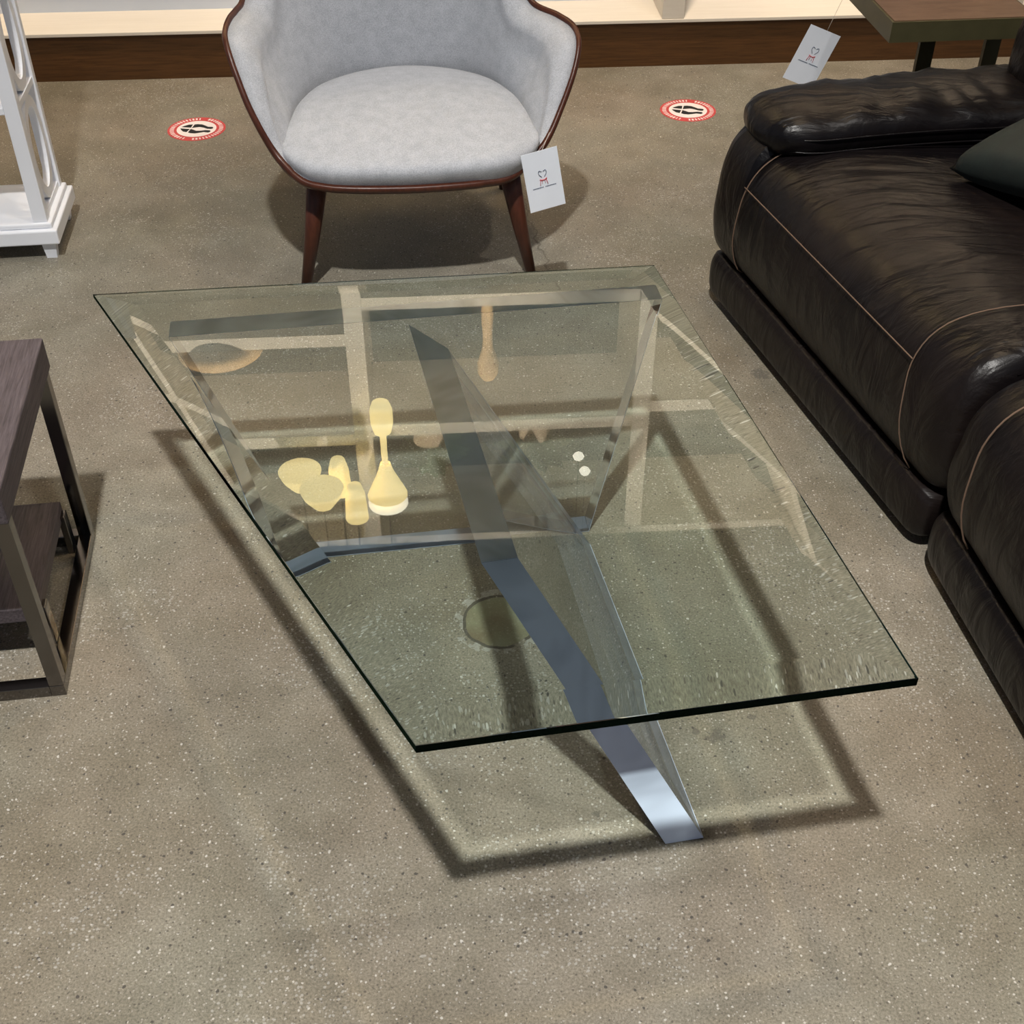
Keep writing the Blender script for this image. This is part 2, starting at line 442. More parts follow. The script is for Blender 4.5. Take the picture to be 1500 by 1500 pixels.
b = MB(); b.lathe([(.018, .015), (.026, .1), (.020, .2), (.022, .255), (.03, .28), (.045, .33), (.043, .38), (.025, .41), (0, .42)]); b.build('figure', M_carve, t)
t = empty('woven_tray', wl(.42, .10, 2.017), 0, 'round shallow woven tray on the left middle shelf, mirrored in the glass', 'tray')
b = MB(); b.lathe([(0, 0), (.14, 0), (.17, .05), (.16, .05), (.13, .012), (0, .012)]); b.build('bowl', M_carve, t)

def pendant(s, z0, off, kind, label):
    p = wl(s, off, z0)
    t = empty('pendant_lamp', p, 0, label, 'lamp', 'glowing pendant lamps before the shelving')
    if kind == 0:      # tall: bulb, neck, funnel, disc
        b = MB(); b.lathe([(0, 0), (.035, .004), (.047, .04), (.046, .10), (.036, .145), (.014, .155)]); b.build('lamp_shade', M_glow, t)
        b = MB(); b.lathe([(.014, .155), (.013, .30), (.030, .34)]); b.build('neck', M_glow, t)
        b = MB(); b.lathe([(.022, .31), (.036, .36), (.085, .475), (0, .478)]); b.build('funnel', M_glow, t)
        b = MB(); b.lathe([(0, .515), (.085, .516), (.085, .522), (0, .525)]); b.build('disc', M_bulb, t)
        top = .522
    elif kind == 1:    # tulip
        b = MB(); b.lathe([(0, 0), (.03, .01), (.042, .06), (.046, .15), (.048, .18), (0, .182)]); b.build('lamp_shade', M_glow, t)
        top = .18
    else:              # broad bowl
        b = MB(); b.lathe([(0, .11), (.04, .09), (.075, .04), (.09, 0), (.085, 0), (0, .02)]); b.build('lamp_shade', M_glow, t)
        top = .11
    b = MB(); b.tube([(0, 0, top), (0, 0, 6.2-z0)], .003, 6); b.build('cord', M_black, t)
O_ = -.12
pendant(1.055, 2.20, O_, 0, 'tall glowing pendant lamp with an oval bulb below a funnel and disc')
pendant(.70, 2.53, O_, 2, 'broad glowing bowl-shaped pendant lamp at the left of the cluster')
pendant(.80, 2.50, O_-.16, 2, 'broad glowing bowl-shaped pendant lamp in the middle of the cluster')
pendant(.86, 2.47, O_, 1, 'narrow tulip-shaped glowing pendant lamp at the right of the cluster')
pendant(.93, 2.50, O_-.14, 1, 'narrow tulip-shaped glowing pendant lamp nearest to the tall pendant')
for s, z in ((1.863, 2.50), (1.893, 2.58)):
    t = empty('globe_bulb', wl(s, O_, z), 0, 'small white glowing bulb hanging beside the right post, %s' % ('lower one' if z < 2.55 else 'upper one'), 'bulb', 'small hanging bulbs')
    b = MB(); b.lathe([(0, 0), (.018, .004), (.024, .016), (.018, .028), (0, .032)]); b.build('bulb', M_bulb, t)
    b = MB(); b.tube([(0, 0, .03), (0, 0, 6.2-z)], .002, 6); b.build('cord', M_black, t)

# ------------------------------------------------------------------ glass coffee table
ct = empty('glass_coffee_table', (-.02, 1.52, 0), 0, 'low coffee table with tapered green tinted glass top on clear slanted acrylic slabs', 'table')
def TL(p): return Vector(p) - ct.location
ZT = .463
G = [Vector(q) for q in [(-.752, 1.968), (-.112, .938), (.499, 1.043), (.264, 2.075)]]    # counter-clockwise
def inset(P, d):
    n = len(P); out = []
    for i in range(n):
        a, b_, c_ = P[i-1], P[i], P[(i+1) % n]
        e1 = (b_-a).normalized(); e2 = (c_-b_).normalized()
        n1 = Vector((-e1.y, e1.x)); n2 = Vector((-e2.y, e2.x))
        out.append(b_+(n1+n2)/(1+n1.dot(n2))*d)
    return out
def build_top():
    b = MB()
    W = BEV_W; ns = 10
    S_OUT, S_IN = math.tan(math.radians(BEV_OUT)), math.tan(math.radians(BEV_IN))
    # drop below the flat top at inset x: slope grows from S_IN at the crease to S_OUT at the rim
    def drop(x):
        u = W-x
        return S_IN*u + (S_OUT-S_IN)*u*u/(2*W)
    rings = []
    for i in range(ns+1):
        x = .0008 + (W-.0008)*i/ns
        R = inset(G, x); rings.append([Vector((p.x, p.y, ZT-drop(x))) for p in R])
    def zb_(p): return ZT-.018+.006*(p.y-.94)  # underside shaped as a slight wedge so light gets through to the floor
    out = [Vector((p.x, p.y, 0)) for p in G]
    for k in range(4):                   # each bevel side welded along itself, split at the mitres and the crease
        k2 = (k+1) % 4
        m_ = 6
        P = []
        for i in range(ns+1):
            a, c_ = rings[i][k], rings[i][k2]
            P.append([TL(a.lerp(c_, j/m_)) for j in range(m_+1)])
        nv = m_+1
        v = [p for r in P for p in r]; f = []
        for i in range(ns):
            for j in range(m_):
                f.append((i*nv+j, i*nv+j+1, (i+1)*nv+j+1, (i+1)*nv+j))
        b.add(v, f, 0, True)
        zr = rings[0][k].z
        a = Vector((rings[0][k].x, rings[0][k].y, zr)); c_ = Vector((rings[0][k2].x, rings[0][k2].y, zr))
        a0 = Vector((G[k].x, G[k].y, zr-.0008)); c0 = Vector((G[k2].x, G[k2].y, zr-.0008))
        b.add([TL(a0), TL(c0), TL(c_), TL(a)], [(0, 1, 2, 3)], 0)
        b.add([TL((G[k].x, G[k].y, zb_(G[k]))), TL((G[k2].x, G[k2].y, zb_(G[k2]))), TL(c0), TL(a0)], [(0, 1, 2, 3)], 1)
    # flat top field and wedged underside as smooth panes
    R = rings[-1]
    top = [TL(p) for p in R]
    bot = [TL((p.x, p.y, zb_(p))) for p in G]
    ng = 12
    def pane(Q, flip):
        rows = [[Q[0].lerp(Q[3], i/ng).lerp(Q[1].lerp(Q[2], i/ng), j/ng) for j in range(ng+1)] for i in range(ng+1)]
        if flip: rows = rows[::-1]
        b.grid(rows, 2 if not flip else 0)
    pane(top, True); pane(bot, False)
    return b.build('glass_top', [M_glass, M_gedge, M_gunder], ct)
BEV_W, BEV_OUT, BEV_IN = .052, 7.3, 2.2
gt = build_top()
gt['label'] = 'green tinted bevelled glass top'
gt.cycles.is_caustics_caster = True
floor.cycles.is_caustics_receiver = True

def slab(name, bot, top, label):
    """bot/top: front-left, front-right, back-right, back-left; clear body plus an added pale strip painting inner reflections on each narrow face"""
    b = MB(); v = [TL(p) for p in bot+top]
    quads = [((3, 2, 1, 0), 1), ((4, 5, 6, 7), 1), ((0, 1, 5, 4), 1), ((1, 2, 6, 5), 0), ((2, 3, 7, 6), 1), ((3, 0, 4, 7), 0)]
    for q, m in quads:
        b.add([v[i] for i in q], [(0, 1, 2, 3)], 0, True)
    o = b.build(name, M_luc, ct); o['label'] = label
    o.cycles.is_caustics_caster = True
    for q, m in quads:
        if not m: continue
        P = [v[i] for i in q]; n = (P[1]-P[0]).cross(P[2]-P[0]).normalized()
        if abs(n.z) > .9 and n.z < 0: n = Vector((0, 0, 0.0)); P = [p+Vector((0, 0, .0012)) for p in P]; lo = [p for p in P]; hi = [p+Vector((0, 0, -.0006)) for p in P]
        else: lo = [p+n*.0003 for p in P]; hi = [p+n*.0009 for p in P]
        e = MB(); e.add(lo+hi, [(3, 2, 1, 0), (4, 5, 6, 7), (0, 1, 5, 4), (1, 2, 6, 5), (2, 3, 7, 6), (3, 0, 4, 7)])
        eo = e.build('edge_sheen_strip', M_lucedge, o); eo['label'] = 'pale blue film painting the reflections inside the edge'
        eo.cycles.is_caustics_receiver = True
    return o
zt = .4425
slab('base_panel', [(.232, 1.126, 0), (.291, 1.137, 0), (.150, 1.795, 0), (.093, 1.785, 0)],
     [(-.042, 1.262, zt), (.008, 1.272, zt), (-.108, 1.80, zt), (-.180, 1.878, zt)],
     'clear acrylic slab leaning left and running from front foot to back slab')
dB = Vector((.989, .148)); nB = Vector((-.148, .989))
def bp(s, n, z): p = dB*s+nB*n; return (p.x, p.y, z)
slab('base_panel', [bp(.418, 1.79, 0), bp(.418, 1.85, 0), bp(-.118, 1.85, 0), bp(-.118, 1.79, 0)][::1],
     [bp(.556, 1.905, zt), bp(.556, 1.955, zt), bp(-.311, 1.955, zt), bp(-.311, 1.905, zt)],
     'clear acrylic slab leaning back across the rear of the table')

# ------------------------------------------------------------------ armchair
CY = math.radians(7.0)
ch = empty('armchair', (-.233, 2.80, 0), CY, 'pale grey upholstered armchair with reddish wood trim behind the glass table', 'armchair')
rim0 = (-.015, -.07, .300)
rimL = [(.142, -.065, .304), (.215, -.052, .308), (.267, -.03, .319), (.319, .02, .362), (.363, .05, .451), (.389, .09, .525), (.404, .13, .574), (.408, .17, .594),
        (.399, .22, .605), (.386, .27, .607), (.372, .32, .614), (.365, .365, .66), (.355, .41, .75), (.315, .46, .84), (.19, .51, .90)]
rimR = [(.11, -.065, .299), (.165, -.052, .297), (.225, -.03, .296), (.283, .02, .315), (.326, .05, .354), (.364, .09, .415), (.398, .13, .485), (.413, .17, .535),
        (.408, .22, .555), (.377, .27, .566), (.322, .33, .580), (.296, .37, .64), (.288, .41, .74), (.26, .46, .84), (.17, .51, .90)]
baseK = [(0, .05, .30), (.11, .05, .30), (.165, .05, .30), (.225, .045, .30), (.262, .06, .305), (.275, .08, .31), (.280, .11, .315), (.282, .15, .32),
         (.28, .19, .32), (.276, .235, .32), (.268, .28, .32), (.256, .33, .33), (.24, .37, .33), (.21, .42, .33), (.16, .47, .34), (.09, .495, .34)]
outK = [(0, .02, .28), (.12, .02, .28), (.18, .02, .28), (.22, .04, .275), (.25, .08, .27), (.26, .12, .27), (.265, .15, .265), (.27, .18, .265),
        (.28, .23, .265), (.28, .28, .265), (.275, .33, .265), (.265, .38, .265), (.25, .42, .265), (.22, .47, .265), (.17, .51, .265), (.09, .54, .265)]
rimT, baseT, outT = (0, .53, .92), (0, .505, .34), (0, .555, .265)
def full(K, T):
    L = [(-x, y, z) for x, y, z in K[1:][::-1]]
    return catmull([K[0]] + K[1:] + [T] + L, 7, True)
RM = catmull([rim0] + rimR + [rimT] + [(-x, y, z) for x, y, z in rimL[::-1]], 7, True)
BS, OT = full(baseK, baseT), full(outK, outT)
nR = len(RM)
cen = Vector((0, .22, .55))
P = []
for i in range(nR):
    row = []
    r, b0, o0 = RM[i], BS[i], OT[i]
    inn = Vector((0, .22, 0)) - Vector((r.x, r.y, 0)); inn.normalize()
    h = min(1, max(0, (r.z-.30)/.25))
    for t in [k/12 for k in range(13)]:
        p = r.lerp(b0, t)
        bulge = math.sin(PI*min(1, t*1.0))**.8*.030*h + (math.sin(PI*min(1, t*3))*.022*h if t < .34 else 0)
        p = p + inn*bulge + Vector((0, 0, .016*math.sin(PI*min(1, t*2.2))*h if t < .45 else 0))
        row.append(p)
    P.append(row)
b = MB(); b.grid(P, closeu=True)
P2 = [[RM[i].lerp(OT[i], k/8) + (Vector((RM[i].x, RM[i].y-.22, 0)).normalized()*math.sin(PI*k/8)*.02) for k in range(9)] for i in range(nR)]
b.grid(P2, closeu=True)
n0 = len(b.v); b.add([tuple(p) for p in OT], [tuple(range(nR))], 0)
b.build('shell', M_fabric, ch, weld=True)
# wooden rim band along the edge of the shell
def rim_band():
    b = MB(); ring = []
    for i in range(nR):
        t = (RM[(i+1) % nR]-RM[i-1]).normalized()
        out = Vector((RM[i].x, RM[i].y-.22, 0)).normalized()
        if RM[i].z < .33: out = (out*.3+Vector((0, -1, -.6))).normalized()
        n = (out-t*out.dot(t)).normalized(); q = t.cross(n)
        c_ = RM[i]+n*.004
        ring.append([c_+n*a+q*d for a, d in ((-.006, -.009), (.004, -.009), (.0065, 0), (.004, .009), (-.006, .009))])
    b.grid(ring, closeu=True, closev=True)
    return b
rim_band().build('trim', M_chairwood, ch)['label'] = 'reddish wood edge trim'
# seat cushion: domed top with a seam against arms and back, front rolling down to the trim
topK = [(0, -.050, .366), (.10, -.047, .366), (.19, -.035, .366), (.25, -.005, .368), (.286, .05, .375), (.291, .10, .382), (.283, .16, .388), (.262, .25, .392), (.21, .37, .388), (.115, .458, .383)]
botK = [(0, -.064, .298), (.11, -.060, .300), (.19, -.050, .301), (.250, -.022, .306), (.298, .025, .335), (.280, .10, .32), (.275, .16, .32), (.252, .25, .32), (.20, .36, .32), (.11, .445, .32)]
TP, BT = full(topK, (0, .490, .382)), full(botK, (0, .475, .32))
cc_ = Vector((0, .22, .392)); P = []
for i in range(len(TP)):
    row = []; T_, B_ = TP[i], BT[i]
    out = Vector((T_.x, T_.y-.2, 0)).normalized(); fr = max(0, min(1, (.12-T_.y)/.16))
    for k in range(11):
        r = .02+.98*(k/10)
        p = cc_.lerp(T_, r); p.z += .024*(1-r**2.6)
        row.append(p)
    for k in range(1, 9):
        t = k/8; p = T_.lerp(B_, t)
        p += out*(math.sin(PI*t**.8)*(.008+.016*fr)); p.z += math.sin(PI*t)*.006
        row.append(p)
    P.append(row)
b = MB(); b.grid(P, closeu=True); b.add([r[0] for r in P], [tuple(range(len(P)))], 0, True)
b.build('seat', M_fabric, ch, weld=True)
for sx in (-1, 1):
    b = MB(); b.tube([(sx*.228, .035, .300), (sx*.258, .028, .14), (sx*.288, .022, 0)], [.027, .019, .0125], 14, sx=.9); b.build('leg', M_chairwood, ch)
    b = MB(); b.tube([(sx*.21, .44, .275), (sx*.25, .49, .14), (sx*.275, .53, 0)], [.022, .017, .012], 14); b.build('leg', M_chairwood, ch)

# ------------------------------------------------------------------ leather sofa
P0 = Vector((.494, 2.729, 0)); u1 = Vector((.280, -.960, 0)); n1 = Vector((.960, .280, 0))
so = empty('leather_sofa', P0, 0, 'dark brown leather reclining sofa with tan stitching, right of the glass table', 'sofa')
A1 = 1.0; PV = u1*A1; u2 = Vector((.135, -.991, 0)); n2 = Vector((.991, .135, 0))
def S1(a, d, z): return u1*a+n1*d+Vector((0, 0, z))
def S2(a, d, z): return PV+u2*(a-A1)+n2*d+Vector((0, 0, z))
def interp(K, n):
    return catmull([(x, y, 0) for x, y in K], n)
def cushion(fn, prof, a0, a1, endr, center, nseg=40, seg=6, power=2.4, amt=1.0, wob=0.0, ends=(1, 1), sd=0):
    """profile (d,z) swept along a; ends close in like a stuffed cushion"""
    pr = interp(prof, seg); rows = []
    L = a1-a0
    for i in range(nseg+1):
        t = i/nseg
        # cosine spacing so the rounded ends are fine
        a = a0+L*(.5-.5*math.cos(PI*t))
        e = 0.0
        if a-a0 < endr and ends[0]: e = (1-(a-a0)/endr)
        if a1-a < endr and ends[1]: e = max(e, 1-(a1-a)/endr)
        k = (1-e**power)**(1/power) if e < 1 else 0
        row = []
        for p in pr:
            d = p.x; z = p.y
            sc = 1-(1-k)*amt
            dd = center[0]+(d-center[0])*(1-(1-k)*endr*1.0/max(.05, abs(d-center[0])+.05)) if e > 0 else d
            zz = center[1]+(z-center[1])*(1-(1-k)*endr*1.0/max(.05, abs(z-center[1])+.05)) if e > 0 else z
            q = fn(a, dd, zz)
            if wob:
                nn = noise.noise(Vector((a*5+sd, dd*9, zz*9)))*wob + noise.noise(Vector((a*16+sd, dd*6+a*5, zz*20)))*wob*.45
                q = q+Vector((-.5, 0, .6))*nn
            row.append(q)
        rows.append(row)
    b = MB(); b.grid(rows)
    # caps
    for row, fl_ in ((rows[0], True), (rows[-1], False)):
        m = sum(row, Vector())/len(row)
        v = [m]+row; f = [(0, i+1, i+2) if fl_ else (0, i+2, i+1) for i in range(len(row)-1)]
        b.add(v, f, 0, True)
    return b

# skirts (base of each seat)
skirt = [(.03, .022), (.002, .026), (-.008, .05), (-.008, .10), (.0, .126), (.02, .136), (.12, .137)]
cushion(S1, skirt, -.03, .985, .05, (.10, .08), ends=(1, 1)).build('base', M_leather, so, weld=True)
cushion(S2, skirt, .995, 2.1, .07, (.10, .08)).build('base', M_leather, so, weld=True)
b = MB()
b.add([S1(-.02, .10, .02), S1(1.0, .10, .02), S1(1.0, .95, .02), S1(-.02, .95, .02), S1(-.02, .10, .40), S1(1.0, .10, .40), S1(1.0, .95, .34), S1(-.02, .95, .34)],
      [(3, 2, 1, 0), (4, 5, 6, 7), (0, 1, 5, 4), (1, 2, 6, 5), (2, 3, 7, 6), (3, 0, 4, 7)])
b.add([S2(1.0, .10, .02), S2(2.1, .10, .02), S2(2.1, .95, .02), S2(1.0, .95, .02), S2(1.0, .10, .36), S2(2.1, .10, .36), S2(2.1, .95, .34), S2(1.0, .95, .34)],
      [(3, 2, 1, 0), (4, 5, 6, 7), (0, 1, 5, 4), (1, 2, 6, 5), (2, 3, 7, 6), (3, 0, 4, 7)])
b.build('frame', M_leather, so)
# seat cushions
seatp = [(.06, .138), (.012, .148), (-.012, .22), (-.008, .30), (.004, .355), (.035, .402), (.09, .432), (.18, .446), (.32, .440), (.5, .425), (.72, .41)]
cushion(S1, seatp, .095, 1.005, .07, (.30, .25), nseg=60, wob=.006, ends=(0, 1)).build('seat', M_leather, so, weld=True)
cushion(S2, seatp, 1.0, 2.1, .07, (.30, .25), nseg=60, wob=.006, ends=(1, 0), sd=5).build('seat', M_leather, so, weld=True)
# arm: upright front column and padded top
armp = [(.05, .135), (.004, .15), (-.012, .22), (-.008, .30), (.002, .37), (.03, .43), (.09, .46), (.3, .47), (.8, .47)]
cushion(S1, armp, -.055, .108, .07, (.30, .25), nseg=24, ends=(1, 0)).build('arm', M_leather, so, weld=True)
def armpad():
    rows = []; nd = 44; na = 28
    for i in range(nd+1):
        t = i/nd; d = .028+.80*t
        nose = min(1, t/.14); k = math.sqrt(max(0, 1-(1-nose)**2)) if nose < 1 else 1
        wd = (.118+.03*min(1, t*1.6))*(.35+.65*k) if t > 0 else .02
        hh = .062*(.25+.75*k) if t > 0 else .01
        zc = .462+.008*math.sin(PI*min(1, t*1.3))-.012*t
        ac = .052+.012*t
        row = []
        for j in range(na):
            g = 2*PI*j/na; ca, sa = math.cos(g), math.sin(g)
            x = ac+wd*math.copysign(abs(ca)**.75, ca)
            z = zc+hh*math.copysign(abs(sa)**(.85), sa)*(1 if sa > 0 else .85)
            p = S1(x, d, z)
            nn = noise.noise(Vector((x*7+d*13, d*11-x*5, z*7)))*.008 + noise.noise(Vector((x*20+d*34, d*26-x*22, z*12)))*.0055*min(1, t*2.5)
            p.z += nn if sa > 0 else nn*.3
            row.append(p)
        rows.append(row)
    b = MB(); b.grid(rows, closev=True)
    for row in (rows[0], rows[-1]):
        m = sum(row, Vector())/len(row); n_ = len(row)
        b.add([m]+row, [(0, i+1, (i+1) % n_+1) for i in range(n_)], 0, True)
    return b
armpad().build('arm_pad', M_leather, so, weld=True)
# backrests
backp = [(.76, .40), (.69, .44), (.675, .52), (.69, .64), (.725, .76), (.75, .86), (.79, .93), (.87, .95), (.95, .90), (.97, .70), (.97, .30)]
cushion(S1, backp, -.02, .985, .10, (.83, .6), nseg=40, wob=.008).build('backrest', M_leather, so, weld=True)
cushion(S2, backp, 1.0, 2.1, .10, (.83, .6), nseg=40, wob=.008, sd=3).build('backrest', M_leather, so, weld=True)
# seams of tan thread: one part per seam
def onprof(fn, prof, a, lo, hi, n=26, off=.003):
    pr = interp(prof, 6); L = len(pr)-1; out = []
    for k in range(n+1):
        i = lo*L+(hi-lo)*L*k/n; j = min(L-1, int(i)); p = pr[j].lerp(pr[j+1], i-j)
        tn = (pr[min(L, j+1)]-pr[max(0, j-1)]).normalized(); nr = Vector((-tn.y, tn.x, 0))
        q = p+nr*off
        aa = a(k/n) if callable(a) else a
        out.append(fn(aa, q.x, q.y))
    return out
def seam(pts, r=.0016):
    b = MB(); b.tube(pts, r, 6); return b.build('stitching', M_stitch, so)
seam(onprof(S1, seatp, lambda t: .112+.02*t, .06, .66, off=.006))
seam([S1(.118+.73*k/30, -.0055, .357) for k in range(31)], .0014)
seam(onprof(S1, seatp, lambda t: .90-.055*math.sin(PI*min(1, t*1.15)), .1, .92, off=.007), .0014)
seam(onprof(S2, seatp, lambda t: 1.135-.03*math.sin(PI*t), .1, .92, off=.007), .0018)
b = MB()
for i in range(2):
    pts = []
    for k in range(60):
        t = k/59; d = .05+.77*t; wdt = .123+.03*min(1, t*1.6)
        nose = min(1, (t)/.14); kk = math.sqrt(max(0, 1-(1-nose)**2)); wdt *= (.4+.6*kk)
        pts.append(S1(.052+.012*t+wdt*(1.0 if i == 0 else 1.0), d, .462+.008*math.sin(PI*min(1, t*1.3))-.012*t+(.010 if i == 0 else -.018)))
    b.tube(pts, .0022, 6)
    b.build('piping', M_leather, so); b = MB()

# dark green cushion lying against the sofa back
pl = []
def pillow(name, mat_, s, h, parent):
    rows = []
    n = 26
    for side in (1, -1):
        rows = []
        for i in range(n+1):
            row = []
            for j in range(n+1):
                x = -1+2*i/n; y = -1+2*j/n
                k = ((1-x**4)*(1-y**4))**.5
                pin = 1-.06*(1-abs(x)**2)*(abs(y)**4); pin2 = 1-.06*(1-abs(y)**2)*(abs(x)**4)
                row.append(Vector((x*s*pin2, y*s*pin, side*h*k**.8)))
            rows.append(row if side > 0 else row[::-1])
        if side > 0: b = MB()
        b.grid(rows)
    return b.build(name, mat_, parent, weld=True)
tp = pillow('throw_pillow', M_green, .195, .06, None)
tag(tp, 'dark green velvet throw pillow leaning in the corner of the leather sofa', 'pillow')
tp.rotation_mode = 'QUATERNION'

# ------------------------------------------------------------------ side table at left
st = empty('side_table', (-.755, 1.424, 0), math.radians(7.8), 'low side table with violet-grey wood top and polished metal frame, left of the glass table', 'side table')
# local: origin at the near right corner, x to the left is negative, y away
LY, LX = .414, .62
b = MB(); b.box((-LX, -.01, .388), (.004, LY+.006, .448)); b.build('tabletop', M_ashwood, st, bevel=.003)
b = MB(); b.box((-LX+.03, .085, .098), (-.032, LY-.045, .128)); b.build('shelf', M_ashwood, st, bevel=.002)
T = .024
def rect_loop(x0, x1):
    b = MB()
    b.box((x0, 0, 0), (x1, T, .388)); b.box((x0, LY-T, 0), (x1, LY, .388))
    b.box((x0, T, 0), (x1, LY-T, T)); b.box((x0, T, .364), (x1, LY-T, .388))
    return b
for nm, bx in (('leg', ((-T, 0, T), (0, T, .388))), ('leg', ((-T, LY-T, T), (0, LY, .388))),
               ('leg', ((-LX, 0, T), (-LX+T, T, .388))), ('leg', ((-LX, LY-T, T), (-LX+T, LY, .388))),
               ('floor_rail', ((-T, 0, 0), (0, LY, T))), ('floor_rail', ((-LX, 0, 0), (-LX+T, LY, T))),
               ('floor_rail', ((-LX+T, 0, 0), (-T, T, T))), ('floor_rail', ((-LX+T, LY-T, 0), (-T, LY, T))),
               ('shelf_support', ((-T-.012, .10, T), (-T+.000, .124, .112))), ('shelf_support', ((-T-.012, LY-.075, T), (-T, LY-.051, .112)))):
    b = MB(); b.box(*bx); b.build(nm, M_gun, st, bevel=.0012)

# ------------------------------------------------------------------ white fretwork stand at left back
et = empty('fretwork_stand', (-1.175, 2.935, 0), math.radians(6.5), 'white display stand with circle fretwork sides on a moulded base, left of the armchair', 'stand')
LX, LY = .62, .27
b = MB(); b.box((-LX, 0, .045), (0, LY, .085)); b.box((-LX+.012, .012, .085), (-.012, LY-.012, .100)); b.build('base', M_white, et, bevel=.004)
for x in (-.05, -LX+.02):
    for y in (.012, LY-.042):
        b = MB(); b.add([(x, y, .045), (x+.036, y, .045), (x+.036, y+.03, .045), (x, y+.03, .045), (x+.005, y+.004, 0), (x+.031, y+.004, 0), (x+.031, y+.026, 0), (x+.005, y+.026, 0)],
                        [(0, 1, 2, 3), (7, 6, 5, 4), (0, 4, 5, 1), (1, 5, 6, 2), (2, 6, 7, 3), (3, 7, 4, 0)]); b.build('foot', M_white, et)
PT = .036; HT = 1.25; SR = -.022
def fret(xr):
    """one side: ring fretwork between the posts"""
    b = MB(); y0, y1 = .02+PT, LY-.02-PT*.6; cy = (y0+y1)/2; cell = .285
    z = .100; k = 0
    while z+cell < HT:
        b.box((xr-.026, y0, z), (xr-.004, y1, z+.016))
        zc = z+.016+(cell-.016)/2; ry = (y1-y0)/2; rz = (cell-.016)/2
        ring = []
        for i in range(40):
            a = 2*PI*i/40; ca, sa = math.cos(a), math.sin(a)
            ring.append([Vector((xr-.024, cy+ry*ca, zc+rz*sa)), Vector((xr-.024, cy+(ry-.026)*ca, zc+(rz-.028)*sa)),
                         Vector((xr-.006, cy+(ry-.026)*ca, zc+(rz-.028)*sa)), Vector((xr-.006, cy+ry*ca, zc+rz*sa))])
        b.grid(ring, closeu=True, closev=True, smooth=False)
        z += cell; k += 1
    b.box((xr-.026, y0, z), (xr-.004, y1, z+.016))
    return b
for xr in (SR, -LX+.055):
    b = MB(); b.box((xr-PT, .02, .100), (xr, .02+PT*.8, HT)); b.build('post', M_white, et, bevel=.002)
    b = MB(); b.box((xr-PT, LY-.02-PT*.6, .100), (xr, LY-.02, HT)); b.build('post', M_white, et, bevel=.002)
    fret(xr).build('fretwork', M_white, et)
for z in (.385, .67, .955, HT):
    b = MB(); b.box((-LX+.02, .02, z), (SR-PT if z < HT else SR, LY-.02, z+.018)); b.build('shelf', M_white, et, bevel=.002)

# ------------------------------------------------------------------ end table behind the sofa arm
en = empty('end_table', (.934, 3.119, 0), math.radians(5.5), 'small end table with brown wood top in olive metal frame, behind the sofa arm', 'side table')
b = MB(); b.box((.006, .006, .515), (.366, .504, .552)); b.build('tabletop', M_brownwood, en)
b = MB()
for q in (((0, 0, .500), (.372, .006, .550)), ((0, .504, .500), (.372, .510, .550)), ((0, .006, .500), (.006, .504, .550)), ((.366, .006, .500), (.372, .504, .550))): b.box(*q)
b.box((.006, .006, .500), (.366, .504, .512)); b.build('frame', M_bronze, en)
for x in (.125, .300):
    b = MB(); b.box((x, .10, .012), (x+.04, .115, .500)); b.build('leg', M_bronze, en)
b = MB(); b.box((.0, .0, 0), (.372, .42, .012)); b.build('foot_plate', M_bronze, en)

# ------------------------------------------------------------------ hanging price tags
def price_tag(c, w, h, yaw, lean, roll, label, string_to):
    t = empty('price_tag', c, 0, label, 'tag', 'white hanging price tags')
    t.rotation_euler = (lean, roll, yaw)
    b = MB(); b.box((-w/2, 0, -h/2), (w/2, .0008, h/2)); b.build('card', M_card, t)
    # chair emblem: navy heart-shaped back, red seat and legs
    q = -.0006
    k = w/.08
    def st_(pts, r=.0008): return [Vector((x*k, q, z*k)) for x, z in pts]
    b = MB()
    b.tube(catmull(st_([(-.003, .008), (-.0085, .016), (-.007, .023), (-.0015, .0205)]), 5), .0007, 5)
    b.tube(catmull(st_([(.003, .008), (.0085, .016), (.007, .023), (.0015, .0205)]), 5), .0007, 5)
    b.build('emblem', M_navy, t)
    b = MB()
    b.tube(st_([(-.008, .003), (-.003, .001), (.003, .001), (.008, .004)]), .0011, 5)
    b.tube(st_([(-.006, .002), (-.0085, -.011)]), .0007, 5); b.tube(st_([(.006, .002), (.0085, -.011)]), .0007, 5)
    b.tube(st_([(-.0025, .001), (-.0035, -.008)]), .0005, 5); b.tube(st_([(.0025, .001), (.0035, -.008)]), .0005, 5)
    b.build('emblem', M_red, t)['label'] = 'red seat of the printed chair emblem'
    rnd = random.Random(3)
    for xa, xb in ((-.026, -.002), (.002, .026)):        # two small words under the emblem
        b = MB(); x = xa; b.box((xa*k, -.00025, -.0160*k), (xb*k, 0, -.0157*k))
        while x < xb:
            ww = rnd.choice((.0009, .0013, .0016)); b.box((x*k, -.0005, -.0165*k), (min(x+ww, xb)*k, 0, -.0145*k)); x += ww+.0008
        b.build('lettering', M_navy, t)
    b = MB()
    M_ = (Matrix.Translation(Vector(c)) @ t.rotation_euler.to_matrix().to_4x4()).inverted()
    b.tube([Vector((.004, 0, h/2-.006)), M_ @ Vector(string_to)], .0006, 5)
    b.build('string', M_string, t)
    return t
price_tag((.072, 2.672, .347), .085, .145, math.radians(14), 0.0, math.radians(-10), 'white price tag with chair emblem hanging from the right arm of the grey armchair', (.085, 2.72, .44))
price_tag((.822, 3.43, .352), .094, .155, math.radians(4), 0.0, math.radians(22), 'white price tag with chair emblem hanging from the end table behind the sofa arm', (.899, 3.48, .506))

